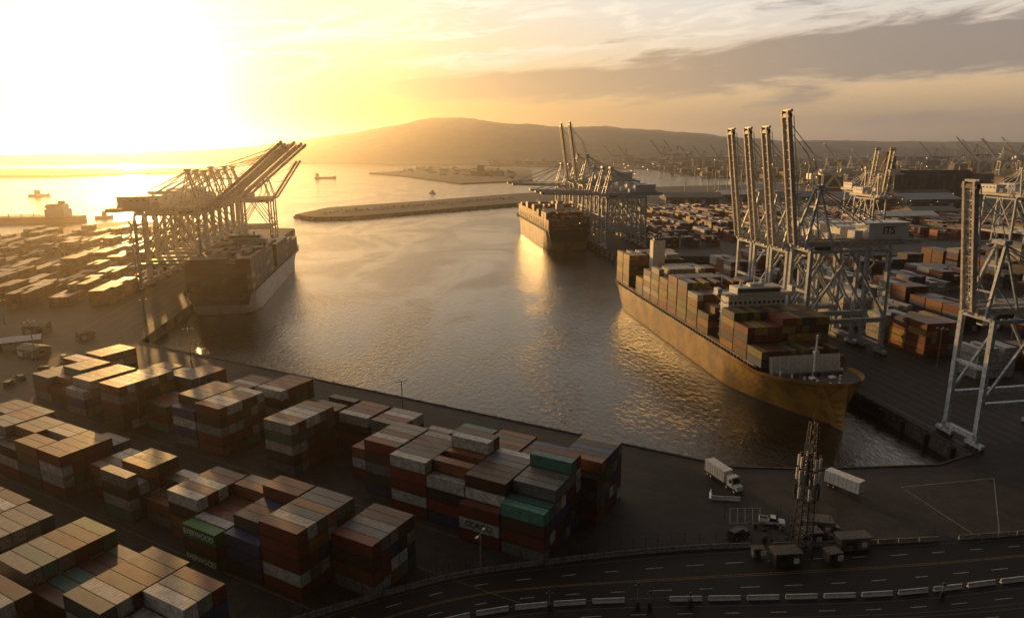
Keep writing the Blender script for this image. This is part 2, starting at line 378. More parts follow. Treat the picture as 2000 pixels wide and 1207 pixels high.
# ------------------------------------------------------------ cranes
def crane_mesh(key,S=1.0,ang=81,Lb=46,leg='steel_blue',boom='steel_tan',G=30,Wd_=11,hz=38,simple=False,housemat='house'):
    mb=MB();w=1.15*S;Hh=hz*S;g=G*S;hw=Wd_*S/2
    for x in (0,-g):
        for y in (-hw,hw):
            mb.beam((x,y,2*S),(x*.97,y,Hh),w*1.25,leg,w)
            if not simple:
                mb.box(x-.7*S,x+.7*S,y-3.0*S,y+3.0*S,.9*S,2.0*S,leg)
                for k in (-2.3,-.8,.8,2.3): mb.box(x-.45*S,x+.45*S,y+k*S-.5*S,y+k*S+.5*S,.0,1*S,'steel_dark')
        mb.beam((x,-hw-1*S,3.2*S),(x,hw+1*S,3.2*S),w,leg,w*1.3)
        mb.beam((x*.97,-hw,Hh),(x*.97,hw,Hh),w,leg,w*1.5)
        mb.beam((x*.985,-hw,Hh*.62),(x*.985,hw,Hh*.62),w*.8,leg)
    for y in (-hw,hw):
        mb.beam((0,y,Hh*.34),(-g,y,Hh*.34),w,leg,w*1.4)
        mb.beam((0,y,Hh*.98),(-g*.97,y,Hh*.98),w*.8,leg)
        mb.beam((0,y,Hh*.36),(-g*.5,y,Hh*.97),w*.6,leg)
        mb.beam((-g,y,Hh*.36),(-g*.5,y,Hh*.97),w*.6,leg)
    gb=-g-13*S;zt=Hh+1.6*S
    for y in (-2.4*S,2.4*S):
        mb.beam((gb,y,zt),(3*S,y,zt),.9*S,boom,1.9*S)
    for k in range(9):
        x=gb+(3*S-gb)*k/8;mb.beam((x,-2.4*S,zt),(x,2.4*S,zt),.5*S,boom)
    apx=-4*S;apz=Hh+20*S
    for sgn in (-1,1):
        mb.beam((1.5*S,sgn*hw*.75,Hh),(apx,sgn*1.5*S,apz),.8*S,leg)
        mb.beam((-9*S,sgn*hw*.75,Hh),(apx,sgn*1.5*S,apz),.5*S,leg)
        mb.beam((apx,sgn*1.5*S,apz),(-g,sgn*2.4*S,zt+.8*S),.35*S,leg)
        mb.beam((apx,sgn*1.5*S,apz),(gb+3*S,sgn*2.4*S,zt+.8*S),.28*S,leg)
        mb.beam((-9*S,sgn*hw*.75,Hh),(-1.5*S,sgn*hw*.5,Hh+9*S),.3*S,leg)
    for t in (.35,.7,1): 
        mb.beam(((1.5+(-5.5)*t)*S,-hw*.75*(1-t)-1.5*S*t,Hh+20*S*t),((1.5+(-5.5)*t)*S,hw*.75*(1-t)+1.5*S*t,Hh+20*S*t),.45*S,leg)
    mb.box(apx-1.2*S,apx+1.2*S,-2.2*S,2.2*S,apz,apz+1.2*S,leg)
    a=math.radians(ang);hx=3.5*S;dx=math.cos(a);dz=math.sin(a);L=Lb*S
    def bp(t,y,o=0): return (hx+dx*L*t-dz*o,y,zt+dz*L*t+dx*o)
    bw=1.75*S
    for y in (-bw,bw):
        mb.beam(bp(0,y),bp(1,y),.75*S,boom,1.4*S)
        mb.beam(bp(0,y,1.6*S),bp(.96,y,1.6*S),.2*S,boom)
    n=14
    for k in range(n+1):
        t=k/n;mb.beam(bp(t,-bw),bp(t,bw),.4*S,boom)
        if k<n and not simple: mb.beam(bp(t,-bw if k%2 else bw),bp((k+1)/n,bw if k%2 else -bw),.22*S,boom)
    mb.beam(bp(.965,-2.6*S),bp(.965,2.6*S),1.2*S,'steel_dark' if not simple else boom,1.2*S)
    mb.beam(bp(1.0,-2.4*S,.6),bp(1.0,2.4*S,.6),.8*S,boom)
    for t in ((.45,.9)):
        for sgn in (-1,1):
            if ang<20: mb.beam((apx,sgn*1.5*S,apz),bp(t,sgn*bw,.5*S),.28*S,leg)
            else:
                e=Vector(bp(t,sgn*bw,.5*S));p=Vector((apx,sgn*1.5*S,apz));mid=(e+p)/2+Vector((-dz*2.5*S,0,1.0*S if ang>60 else -2*S))
                mb.beam(tuple(p),tuple(mid),.22*S,leg);mb.beam(tuple(mid),tuple(e),.22*S,leg)
    mb.box(-g-7*S,-g+8*S,-3.6*S,3.6*S,zt+1.2*S,zt+6.4*S,housemat)
    mb.box(-g-7.4*S,-g+8.4*S,-4*S,4*S,zt+6.41*S,zt+6.8*S,housemat)
    mb.box(-g+9*S,-g+12*S,-2*S,2*S,zt+1.2*S,zt+4*S,housemat)
    mb.box(-9*S,-4*S,-2.6*S,2.6*S,zt-2.3*S,zt-1.1*S,'steel_dark')
    mb.box(-3.2*S,-.8*S,-1.1*S,1.1*S,zt-4.4*S,zt-1.3*S,'house');mb.box(-.79*S,-.7*S,-1*S,1*S,zt-4*S,zt-2.2*S,'glass')
    if not simple:
        zz=4*S;k=0
        while zz<Hh-4*S:
            y0,y1=(-hw-1.6*S,-hw+1.6*S) if k%2 else (-hw+1.6*S,-hw-1.6*S)
            mb.beam((-g-1.3*S,y0,zz),(-g-1.3*S,y1,zz+3.4*S),.8*S,leg,.2*S);zz+=3.4*S;k+=1
        for y in (-3.6*S,3.6*S):
            mb.beam((gb,y,zt+1.8*S),(3*S,y,zt+1.8*S),.12*S,leg)
            for k in range(16):
                x=gb+(3*S-gb)*k/15;mb.beam((x,y,zt+.4*S),(x,y,zt+1.8*S),.1*S,leg)
        for k in range(4): mb.box(-g+(-5+k*3.4)*S,-g+(-3.4+k*3.4)*S,-3.64*S,-3.61*S,zt+4.2*S,zt+5.2*S,'glass')
    return mb.obj(key)
def reuse(name,src,loc,rot,sc=1):
    o=place(name,src.data,loc,rot);o.scale=(sc,)*3;return o
rotL=math.atan2(.155,.988);rotR=rotL+math.pi
S0=Vector((51,331));aR=Vector((.15,-.989));vR=Vector((.989,.15))
def RP(s,l): return S0+aR*s+vR*l
first=None
for i,(s,) in enumerate([(50,),(64,),(77.5,),(92,)]):
    p=RP(s,41)
    if first is None:
        first=crane_mesh("ship_to_shore_crane",1.0,81.5,44);o=first;o.location=(p.x,p.y,GZ);o.rotation_euler=(0,0,rotR)
    else: o=reuse("ship_to_shore_crane",first,(p.x,p.y,GZ),rotR,1.0 if i<3 else 1.06)
    text("ITS",3.6,'steel_dark',(-29.5,3.75,43.6),(math.radians(90),0,math.pi),o)
    text("ITS",3.6,'steel_dark',(-37.15,0,43.6),(math.radians(90),0,-math.pi/2),o)
p=RP(171,41);nearc=crane_mesh("ship_to_shore_crane",.9,82,36,leg='steel_blue',boom='steel_tan');nearc.location=(p.x+1,p.y,GZ);nearc.rotation_euler=(0,0,rotR)
lw=None
for s in (118,134,150,166,182,200,222):
    q=C0+dP*s-vP*4
    if lw is None:
        lw=crane_mesh("ship_to_shore_crane",1.12,40,50,leg='steel_white',boom='steel_white');o=lw;o.location=(q.x,q.y,GZ);o.rotation_euler=(0,0,rotL)
    else: reuse("ship_to_shore_crane",lw,(q.x,q.y,GZ),rotL,R.uniform(.97,1.02))
l2=None
for s in (322,345):
    q=C0+dP*s-vP*4
    if l2 is None:
        l2=crane_mesh("ship_to_shore_crane",.9,55,42,leg='steel_white',boom='steel_white');l2.location=(q.x,q.y,GZ);l2.rotation_euler=(0,0,rotL)
    else: reuse("ship_to_shore_crane",l2,(q.x,q.y,GZ),rotL)
def CQ(Y): return (73-.157*(Y-498)+3,Y)
c1=crane_mesh("ship_to_shore_crane",1.2,82,42,leg='steel_blue',boom='steel_tan');q=CQ(598);c1.location=(*q,GZ);c1.rotation_euler=(0,0,rotR)
q=CQ(630);reuse("ship_to_shore_crane",c1,(*q,GZ),rotR)
c2=crane_mesh("ship_to_shore_crane",1.05,2,44,leg='steel_blue',boom='steel_blue');q=CQ(527);c2.location=(*q,GZ);c2.rotation_euler=(0,0,rotR)
for Y in (548,572,660,690): q=CQ(Y);reuse("ship_to_shore_crane",c2,(*q,GZ),rotR)
dc=crane_mesh("distant_crane",1.0,52,46,leg='steel_white',boom='steel_white',simple=True);dc.location=(440,980,GZ);dc.rotation_euler=(0,0,2.9)
reuse("distant_crane",dc,(478,990,GZ),2.9,1.05);reuse("distant_crane",dc,(520,1000,GZ),2.9,.95)
dr=crane_mesh("distant_crane",1.1,50,46,leg='red',boom='red',simple=True);dr.location=(600,2350,GZ);dr.rotation_euler=(0,0,2.6)
for (x_,y_) in [(640,2330),(690,2310),(740,2290),(520,2400),(560,2380),(420,2900),(470,2880),(350,3000),(300,3050),(820,2250),(870,2230),(1150,1900),(1190,1880),(1230,1860),(1290,1850),(1330,1830),(1700,2100),(1500,2300),(1540,2290),(1050,1500),(1090,1490),(1020,1520),(980,1400)]:
    reuse("distant_crane",dr if R.random()<.6 else dc,(x_,y_,GZ),2.6+R.uniform(-.3,.3),R.uniform(1.0,1.25))
for (x_,y_,s_) in [(372,500,1.0),(395,512,1.0),(300,560,.9),(330,640,.9)]:
    reuse("ship_to_shore_crane",c1,(x_,y_,GZ),math.pi*1.5+.1,.85*s_)
# ------------------------------------------------------------ ships
def ship(loc,rot,L,B,zd,hull,bays,tiers,bridge,funnel,rise=3.0,wlmat='hull_red',pal=PAL,sternmat=None,bowfrac=.86,zc=17.4,name="container_ship"):
    e=empty(name,(loc[0],loc[1],0),rot)
    mb=MB();ns=60;levels=[-3,.35,zd*.14,zd*.27,zd*.45,zd*.64,zd*.83,None]
    def dk(t):
        if t<.02: return .93
        if t<bowfrac: return 1
        k=(t-bowfrac)/(1-bowfrac);return max(0,(1-k**2.2))**.6
    def wl(t):
        if t<.10: return .62+.38*(t/.10)**.6
        if t<.72: return 1
        k=min(1,(t-.72)/(.245));return max(.0,1-k**1.7)
    def zt(t): return zd+(rise*((t-.86)/.14)**.8 if t>.86 else 0)
    rows=[]
    for i in range(ns+1):
        t=i/ns if i<ns else 1.0
        r=[]
        for lv in levels:
            Z=zt(t) if lv is None else lv
            k=max(0,min(1,Z/zt(t)))
            hb=B/2*(wl(t)+(dk(t)-wl(t))*k**(1.3 if t>.5 else .7))
            X=L*t
            if t<.06: X+=(1-k)*L*.018*(1-t/.06)
            r.append((X,max(hb,.02),Z))
        rows.append(r)
    for sgn in (1,-1):
        for i in range(ns):
            for j in range(len(levels)-1):
                a,b,c,d=rows[i][j],rows[i+1][j],rows[i+1][j+1],rows[i][j+1]
                P=[(q[0],q[1]*sgn,q[2]) for q in (a,b,c,d)]
                if sgn>0:P=P[::-1]
                mb.face(P,wlmat if j<1 else hull)
    for j in range(len(levels)-1):
        a,b=rows[0][j],rows[0][j+1]
        mb.face([(a[0],a[1],a[2]),(a[0],-a[1],a[2]),(b[0],-b[1],b[2]),(b[0],b[1],b[2])],wlmat if j<1 else (sternmat if (sternmat and j>3) else hull))
    for i in range(ns):
        a,b=rows[i][-1],rows[i+1][-1]
        mb.face([(a[0],-a[1],a[2]-1.1),(b[0],-b[1],b[2]-1.1),(b[0],b[1],b[2]-1.1),(a[0],a[1],a[2]-1.1)],'deck')
    mb.obj("hull",parent=e,smooth=False)
    mb=MB()
    x=L*.86+3.5
    for y in [k*B*.12 for k in (-2,-1,0,1,2)]:
        mb.cyl((x+6,y-.9,zd+1.2),(x+6,y+.9,zd+1.2),.7,.7,'steel_dark',8)
    mb.face([(x,-B*.40,zd-1),(x,B*.40,zd-1),(x-1.2,B*.40,zd+5),(x-1.2,-B*.40,zd+5)],'white')
    for k in range(9):
        y=-B*.38+k*B*.095;mb.beam((x+.4,y,zd-1),(x-.7,y,zd+4.8),.25,'white');
    mb.cyl((x+4.5,0,zd),(x+4.5,0,zd+13),.5,.3,'white',8);mb.beam((x+4.5,-2,zd+9),(x+4.5,2,zd+9),.25,'white');mb.box(x+3.8,x+5.2,-.7,.7,zd+7,zd+8,'white')
    mb.box(x+8,x+10,-4,-2.4,zd-1,zd+1.2,'white');mb.box(x+8,x+10,2.4,4,zd-1,zd+1.2,'white')
    for sgn in(-1,1):
        for k in range(5): mb.cyl((x+3+k*3,sgn*(B*.34-k*2.2),zd),(x+3+k*3,sgn*(B*.34-k*2.2),zd+1.5),.4,.4,'white',6)
    mb.box(3,L*.84,-B/2+2.2,B/2-2.2,zd-1,zd+1.2,'deck')
    for bx in bays:
        for y in [-B/2+.9+k*(B-1.8)/6 for k in range(7)]:
            mb.beam((bx-.42,y,zd-1),(bx-.42,y,zd+6),.22,'rust')
        mb.beam((bx-.42,-B/2+.9,zd+6),(bx-.42,B/2-.9,zd+6),.25,'rust')
        mb.beam((bx-.42,-B/2+.9,zd+3),(bx-.42,B/2-.9,zd+3),.2,'rust')
    for sgn in(-1,1):
        mb.beam((2,sgn*(B/2-.3),zd+1.1),(L*.85,sgn*(B/2-.3),zd+1.1),.1,'white')
        for k in range(60): mb.beam((2+k*(L*.83)/60,sgn*(B/2-.3),zd-.2),(2+k*(L*.83)/60,sgn*(B/2-.3),zd+1.1),.1,'white')
    mb.obj("deck_fittings",parent=e)
    if bridge:
        bx,bh=bridge;mb=MB()
        mb.box(bx,bx+6,-B*.36,B*.36,zd,bh-3,'white')
        mb.box(bx-.4,bx+6.4,-B*.40,B*.40,bh-2.997,bh-2.6,'white')
        mb.box(bx+.5,bx+6.8,-B*.27,B*.27,bh-2.58,bh,'white')
        mb.box(bx+6.81,bx+6.86,-B*.26,B*.26,bh-1.7,bh-.5,'glass')
        mb.box(bx+.44,bx+.49,-B*.26,B*.26,bh-1.7,bh-.5,'glass')
        mb.box(bx+2,bx+5.5,-B*.5,-B*.271,bh-2.57,bh-2.2,'white');mb.box(bx+2,bx+5.5,B*.271,B*.5,bh-2.57,bh-2.2,'white')
        for sgn in(-1,1):
            mb.box(bx+2.1,bx+5.4,*(sorted((sgn*B*.49,sgn*B*.44))),bh-2.15,bh-.2,'white')
            mb.beam((bx+3,sgn*B*.27,bh-1.3),(bx+3,sgn*B*.44,bh-1.3),.12,'white')
            mb.beam((bx+3,sgn*B*.36,bh-6),(bx+3,sgn*B*.49,bh-2.6),.3,'white')
        for lv in range(5):
            z0=bh-6-lv*2.8
            if z0<zd+.5:break
            for k in range(12):
                y=-B*.33+k*B*.06
                mb.box(bx+6.01,bx+6.05,y-.4,y+.4,z0,z0+1,'glass');mb.box(bx-.05,bx-.01,y-.4,y+.4,z0,z0+1,'glass')
            mb.box(bx-.5,bx+6.5,-B*.37,B*.37,z0-1.0,z0-.8,'white')
        mb.box(bx+2,bx+5,-2.5,2.5,bh,bh+1,'white')
        mb.cyl((bx+3,0,bh+1),(bx+3,0,bh+7),.35,.2,'white',8)
        mb.beam((bx+3,-2.5,bh+4),(bx+3,2.5,bh+4),.2,'white');mb.beam((bx+3.4,-1.6,bh+5.5),(bx+3.4,1.6,bh+5.5),.35,'white')
        mb.cyl((bx+3,3,bh),(bx+3,3,bh+2.2),.8,.8,'white',10);mb.cyl((bx+3,-5,bh),(bx+3,-5,bh+1.6),.6,.6,'white',10)
        mb.obj("bridge_superstructure",parent=e)
    if funnel:
        fx,fy,fh=funnel;mb=MB()
        mb.box(fx,fx+4.5,fy-3,fy+3,zd,fh,'white');mb.box(fx+.6,fx+3.8,fy-2.2,fy+2.2,fh,fh+1.0,'steel_dark')
        for k in(-1,0,1): mb.cyl((fx+2,fy+k*1.3,fh+1),(fx+2,fy+k*1.3,fh+2.2),.35,.35,'steel_dark',6)
        mb.obj("funnel",parent=e)
    mb=MB();ny=int((B-1.2)//2.38);y0=-ny*2.38/2
    for bx,h in zip(bays,tiers):
        if not h: continue
        if isinstance(h,int): hh=lambda i,j,h=h: h-(1 if R.random()<.22 else 0)-(1 if R.random()<.08 else 0)
        else: hh=lambda i,j,h=h: h[0] if j<ny*h[2] else h[1]
        stack(mb,bx,y0,1,ny,hh,pal,z0=zc,coh=.4)
    mb.obj("deck_containers",parent=e)
    return e
pR=RP(-22,21.3)
bays=[2+10.2*k for k in range(11)]+[123.6,133.4,143.2]
shipR=ship((pR.x,pR.y),math.atan2(-.989,.15),175,30,11.6,'hull_sun_gold',bays,[6,6,0,(3,5,.4),(5,4,.5),6,5,(6,5,.6),6,5,4,5,(4,5,.4),2],(115.2,32.0),(24.5,-2,36.5),pal=PALY,zc=12.9)
shipL=ship((-144,329),math.atan2(.988,-.155),178,32.5,11.3,'hull_blue',[2+10.2*k for k in range(15)],[6,6,6,6,6,6,0,5,5,5,5,4,4,3,3],(64,32.5),(57,9,30),sternmat='hull_navy',pal=[((.18,.045,.03),22),((.10,.05,.035),14),((.05,.05,.06),10),((.40,.38,.35),10),((.03,.06,.18),9),((.10,.24,.20),4)],zc=12.6)
shipC=ship((46,541),math.atan2(.988,-.155),170,36,15.5,'hull_sun_gold',[2+10.2*k for k in range(14)],[4,5,5,5,5,5,6,5,5,6,5,5,5,4],None,(34,0,35),pal=PALO,sternmat='hull_black',zc=16.8)
mb=MB()
for k in range(9):
    y=-12+k*2.7;mb.box(.35,.85,y,y+1.9,7.6,9.4,'rust')
mb.obj("mooring_openings",parent=shipL)
# ------------------------------------------------------------ foreground yard stacks
yrot=math.atan2(U.y,U.x)
def block(u0,n,w0,nr,t,pal=PAL,gx=.35):
    mb=MB();yy=-(w0+nr*2.38)
    base=[[t]*nr for _ in range(n)]
    for i in range(n):
        ti=t-(1 if R.random()<.12 else 0)
        step=R.choice([0,0,0,1]);cut=R.randrange(1,nr)
        for j in range(nr):
            base[i][j]=max(1,ti-(step if j<cut else 0)-(1 if R.random()<.05 else 0))
    stack(mb,u0,yy,n,nr,lambda i,j:base[i][j],pal,gx=gx,coh=.25)
    return mb.obj("container_stack",(C0.x,C0.y,GZ+.02),yrot)
for (u0,n,w0,nr,t) in [
 (32,1,27,5,4),(57,1,27,6,4),(68,1,28,4,3),(79,1,28,5,4),(100,1,28,5,4),(116,1,28,5,5),
 (134,1,29,4,4),(144.5,1,29,4,4),(155,1,29,4,4),(167,1,29,4,3),(177,1,29,4,4),(187,1,28,5,4),(197,1,30,3,4),(207.5,1,27,6,5),
 (31,2,41,6,4),(54,1,41,7,4),(65,1,42,5,3),(74,1,42,7,5),(86,1,44,4,3),(102,1,42,6,5),(112,1,42,6,5),(136,1,41,6,5),(157.5,1,39,4,4),(165.5,1,41,5,5),(175.5,1,42,6,5),(185,1,42,6,6),(194.5,1,42,6,6),(204.2,1,42,6,6),
 (60,2,73,6,4),(80,3,76,5,4),(98,2,71,2,3),(112,1,74,4,3),(122,1,75,5,4),(133,1,75,4,3),(143,1,74,5,4),(152.7,1,73,6,4),(162.5,1,74,6,5),(172.3,1,74,6,5),(183,1,70,5,5),
 (95,3,101,6,4),(124,2,102,6,4),(144,1,102,6,5),(153.7,1,102,6,5),(163.4,1,102,6,5),(173,1,103,5,5),
 (100,4,118,6,4),(140,2,118,6,5),(10,2,74,5,3),(30,2,74,5,3),(20,3,100,5,3),(55,3,101,5,3)]:
    block(u0,n,w0,nr,t)
def lettered(u,w,k,col,body,tcol,n=1,sz=1.5):
    e=empty("shipping_container",(C0.x,C0.y,GZ+.02),yrot);mb=MB()
    mb.cont(u,u+9.3,-w-2.28,-w,k*2.6+.02,k*2.6+2.57,col);mb.obj("container_body",parent=e)
    if body: text(body,sz,tcol,(u+4.6,-w-2.31,k*2.6+1.3),(math.radians(90),0,0),e)
lettered(152.7,87.6,0,(.03,.17,.05),"EVERWOOD",'white');lettered(152.7,87.6,1,(.12,.05,.04),"",'white')
lettered(152.7,87.6,2,(.04,.28,.06),"EVERWOOD",'white')
lettered(194.5,56.5,0,(.2,.05,.03),"",'white');lettered(194.5,56.5,1,(.62,.6,.57),"CORCO",'steel_dark',sz=1.7)
lettered(194.5,56.5,2,(.2,.04,.03),"",'white');lettered(204.2,56.5,3,(.10,.36,.30),"",'white');lettered(204.2,56.5,2,(.1,.045,.03),"",'white');lettered(204.2,56.5,1,(.2,.045,.03),"",'white');lettered(204.2,56.5,0,(.2,.2,.2),"",'white')
# ------------------------------------------------------------ left pier yard
mb=MB()
def pl_yard(x0,x1,y0,rows,pal=PAL,nr=5,gap=9,t=(2,4),skip=.25):
    for r in range(rows):
        yy=y0+r*(nr*2.38+gap);x=x0
        while x<x1:
            n=R.choice([1,2,3,4])
            if R.random()>skip:
                T=R.randint(*t)
                stack(mb,x,yy,n,nr,lambda i,j:max(0,T-(R.random()<.2)-(R.random()<.1)),pal,gx=.7)
            x+=n*10+R.choice([1,1,3,8])
pl_yard(75,395,40,20,nr=4,gap=9.5,t=(2,4),skip=.12,pal=PALL)
mb.obj("container_yard",(C0.x,C0.y,GZ+.02),math.atan2(.988,-.155))
mb=MB()
def put(x,y,n,nr,t,pal):
    stack(mb,x,y,n,nr,lambda i,j:max(1,t-(R.random()<.2)),pal,gx=.5)
for yy in range(0,14):
    y=-62-yy*19
    x=20
    while x<258:
        n=R.choice([1,2,3])
        if R.random()>.28 and not (y>-75 and x<140): 
            pal=R.choice([PAL,PAL,PALO,PALW,PAL]);put(x,y,n,5,R.choice([2,3,4,5]),pal)
        x+=n*10+R.choice([2,6,12])
put(120,-60,2,6,5,PALW);put(98,-60,1,5,4,PALW)
put(74,-62,2,6,5,PALO);put(50,-62,1,6,4,PALW)
mb.obj("container_yard",(115.5,160,GZ+.02),math.atan2(.988,-.155))
mb=MB()
for r in range(26):
    y=-46-r*17;x=25
    while x<330:
        n=R.choice([1,2,3,4])
        if R.random()>.3: stack(mb,x,y,n,5,lambda i,j:max(1,3-(R.random()<.4)),PALO if R.random()<.6 else PAL,gx=.7)
        x+=n*10+R.choice([1,4,10])
mb.obj("container_yard",(73,498,GZ+.02),math.atan2(.988,-.155))
# ------------------------------------------------------------ roads
def cat(pts,n=8):
    out=[];P=[pts[0]]+pts+[pts[-1]]
    for i in range(1,len(P)-2):
        for k in range(n):
            t=k/n;a,b,c,d=[Vector(P[i+j]) for j in (-1,0,1,2)]
            out.append(.5*((2*b)+(c-a)*t+(2*a-5*b+4*c-d)*t*t+(3*b-a-3*c+d)*t**3))
    out.append(Vector(pts[-1]));return out
B1=cat([(-75,70),(-50,90),(-33,100),(-15,108.5),(-4,112),(19,116.5),(40,119),(69,120),(102,123),(150,130),(260,150)])
B2=cat([(-70,52),(-48,72),(-30,88),(-10,98.5),(11,102.5),(45,103.5),(67,104.5),(93,108.5),(150,118),(260,138),(261,138.2)])
B3=cat([(-60,40),(-40,60),(-24,76),(-5,87),(14,91),(45,92),(70,93),(100,96),(150,104),(260,124),(261,124.2)])
def ribbon(name,A,Bc,z,mat):
    mb=MB()
    for i in range(min(len(A),len(Bc))-1):
        mb.face([(Bc[i].x,Bc[i].y,z),(Bc[i+1].x,Bc[i+1].y,z),(A[i+1].x,A[i+1].y,z),(A[i].x,A[i].y,z)],mat)
    return mb.obj(name)
ribbon("road",B1,B2,GZ+.008,'road');ribbon("road",B2,B3,GZ+.010,'road')
def lerpc(A,Bc,t): return [a.lerp(b,t) for a,b in zip(A,Bc)]
def line(name,C,w,mat,dash=None,z=GZ+.016):
    mb=MB();acc=0
    pts=[C[0]];
    for a,b in zip(C,C[1:]):
        L=(b-a).length;n=max(1,int(L/.75))
        for k in range(n): pts.append(a.lerp(b,(k+1)/n))
    for a,b in zip(pts,pts[1:]):
        acc+=(b-a).length
        if dash and (acc%(dash[0]+dash[1]))>dash[0]: continue
        d=(b-a).normalized();n=Vector((-d.y,d.x))*w/2
        mb.face([(a.x-n.x,a.y-n.y,z),(b.x-n.x,b.y-n.y,z),(b.x+n.x,b.y+n.y,z),(a.x+n.x,a.y+n.y,z)],mat)
    mb.obj(name)
for t,mat,ds in ((.10,'linef',None),(.30,'line',(3,5)),(.52,'liney',None),(.55,'liney',None),(.76,'line',(3,5)),(.93,'linef',None)):
    line("road_marking",lerpc(B1,B2,t),.14,mat,ds)
for t,ds in ((.14,None),(.30,(3,5)),(.42,None),(.50,None),(.62,(3,5)),(.88,None)): line("road_marking",lerpc(B2,B3,t),.12,'linef' if ds is None else 'line',ds,GZ+.018)
def barrier(C,seg=3.0,gap=.25,skip=0,mat='concrete',start=0,big=1.0):
    mb=MB()
    L=[0]
    for a,b in zip(C,C[1:]): L.append(L[-1]+(b-a).length)
    def at(s):
        for i in range(len(C)-1):
            if L[i]<=s<=L[i+1]: return C[i].lerp(C[i+1],(s-L[i])/(L[i+1]-L[i]+1e-9))
        return C[-1]
    s=start
    while s+seg<L[-1]:
        if R.random()>=skip:
            a=at(s);b=at(s+seg);d=(b-a).normalized();n=Vector((-d.y,d.x));prof=[(-.32,0),(.32,0),(.28,.12),(.12,.4),(.09,.9),(-.09,.9),(-.12,.4),(-.28,.12)]
            prof=[(q*big,r*big) for q,r in prof]
            A=[(a.x+n.x*q,a.y+n.y*q,GZ+.02+r) for q,r in prof];Bq=[(b.x+n.x*q,b.y+n.y*q,GZ+.02+r) for q,r in prof]
            for k in range(8):
                j=(k+1)%8;mb.face([A[j],A[k],Bq[k],Bq[j]],mat)
            mb.face(A,mat);mb.face(Bq[::-1],mat)
        s+=seg+gap
    mb.obj("concrete_barrier")
barrier(B1,4,.2,.06,'concrete');barrier(B2,5.5,1.2,.08,'white',big=.9)
mb=MB();off=lerpc(B1,B2,-.12)
for a,b in zip(off,off[1:]):
    n=max(1,int((b-a).length/3))
    for k in range(n):
        p=a.lerp(b,k/n);q=a.lerp(b,(k+1)/n);mb.beam((p.x,p.y,GZ),(p.x,p.y,GZ+2.2),.09,'steel_dark')
        for zz in (.3,1.2,2.15): mb.beam((p.x,p.y,GZ+zz),(q.x,q.y,GZ+zz),.04,'steel_dark')
mb.obj("chain_link_fence")
def pl(name,pts,w=.25,mat='line',z=GZ+.006): strip(name,pts,w,z,mat)
pl("ground_marking",[(89,143),(113,147),(97,122)],.22,'concrete')
pl("ground_marking",[(89,143),(93,121)],.22,'concrete',z=GZ+.010)
for k in range(5): pl("ground_marking",[(45+k*1.6,128),(47+k*1.6,134)],.15,'concrete')
pl("ground_marking",[(45,128),(52,128)],.15,'concrete',z=GZ+.010);pl("ground_marking",[(47,134),(54,134)],.15,'concrete',z=GZ+.010)
for l in (6,9,14,20,26,33): 
    a=C0+dP*15-vP*l;b=C0+dP*395-vP*l;pl("ground_marking",[tuple(a),tuple(b)],.3,'linef' if l not in(6,33) else 'liney')
Q0=Vector((115.5,160))
for l in (3.5,8,12,16,20,24,28,33.5,38,43): 
    a=Q0+dP*4+vP*l;b=Q0+dP*265+vP*l;pl("crane_rail" if l in(3.5,33.5) else "ground_marking",[tuple(a),tuple(b)],.3,'steel_dark' if l in(3.5,33.5) else 'linef')
for w in (6,14,22): 
    a=C0+U*5+Wd*w;b=C0+U*226+Wd*w;pl("ground_marking",[tuple(a),tuple(b)],.15,'linef',z=GZ+.012)
for w in (58.5,70.5,89,100): 
    a=C0+U*5+Wd*w;b=C0+U*215+Wd*w;pl("ground_marking",[tuple(a),tuple(b)],.15,'liney',z=GZ+.013)
# ------------------------------------------------------------ lattice tower
def tower(x,y,H=29):
    mb=MB();n=14
    def hw(t): return 1.5*(1-t)+.55*t
    for k in range(n):
        t0,t1=k/n,(k+1)/n;a,b=hw(t0),hw(t1);z0,z1=H*t0,H*t1
        c0=[(-a,-a),(a,-a),(a,a),(-a,a)];c1=[(-b,-b),(b,-b),(b,b),(-b,b)]
        for i in range(4):
            j=(i+1)%4
            mb.beam((*c0[i],z0),(*c1[i],z1),.2,'steel_dark')
            mb.beam((*c0[i],z0),(*c1[j],z1),.1,'steel_dark');mb.beam((*c0[j],z0),(*c1[i],z1),.1,'steel_dark')
            mb.beam((*c1[i],z1),(*c1[j],z1),.1,'steel_dark')
    mb.cyl((0,0,H),(0,0,H+2),.08,.05,'steel_dark',6)
    for z,r,nn in ((H*.62,2.0,9),(H*.72,1.9,9),(H*.50,2.1,7)):
        for k in range(nn):
            a=2*math.pi*k/nn;px,py=r*math.cos(a),r*math.sin(a)
            mb.box(px-.2,px+.2,py-.15,py+.15,z-1.1,z+1.1,'white' if k%3 else 'steel_dark')
            mb.beam((px*.4,py*.4,z),(px,py,z),.08,'steel_dark')
        for k in range(12):
            a=2*math.pi*k/12;b=2*math.pi*(k+1)/12
            mb.beam((r*1.0*math.cos(a),r*math.sin(a),z-1.2),(r*math.cos(b),r*math.sin(b),z-1.2),.12,'steel_dark')
    for z,a in ((H*.40,.5),(H*.44,2.5),(H*.85,4),(H*.56,5.2)):
        px,py=1.6*math.cos(a),1.6*math.sin(a);mb.cyl((px,py,z),(px*1.25,py*1.25,z),.15,.75,'concrete',12)
    for k in range(26): mb.beam((1.2,-.3,1+k),(1.2,.3,1+k),.06,'steel_dark')
    mb.cyl((.9,.2,0),(.6,.2,H*.7),.14,.14,'tyre',6)
    return mb.obj("communications_tower",(x,y,GZ))
tower(55,116.5,27)
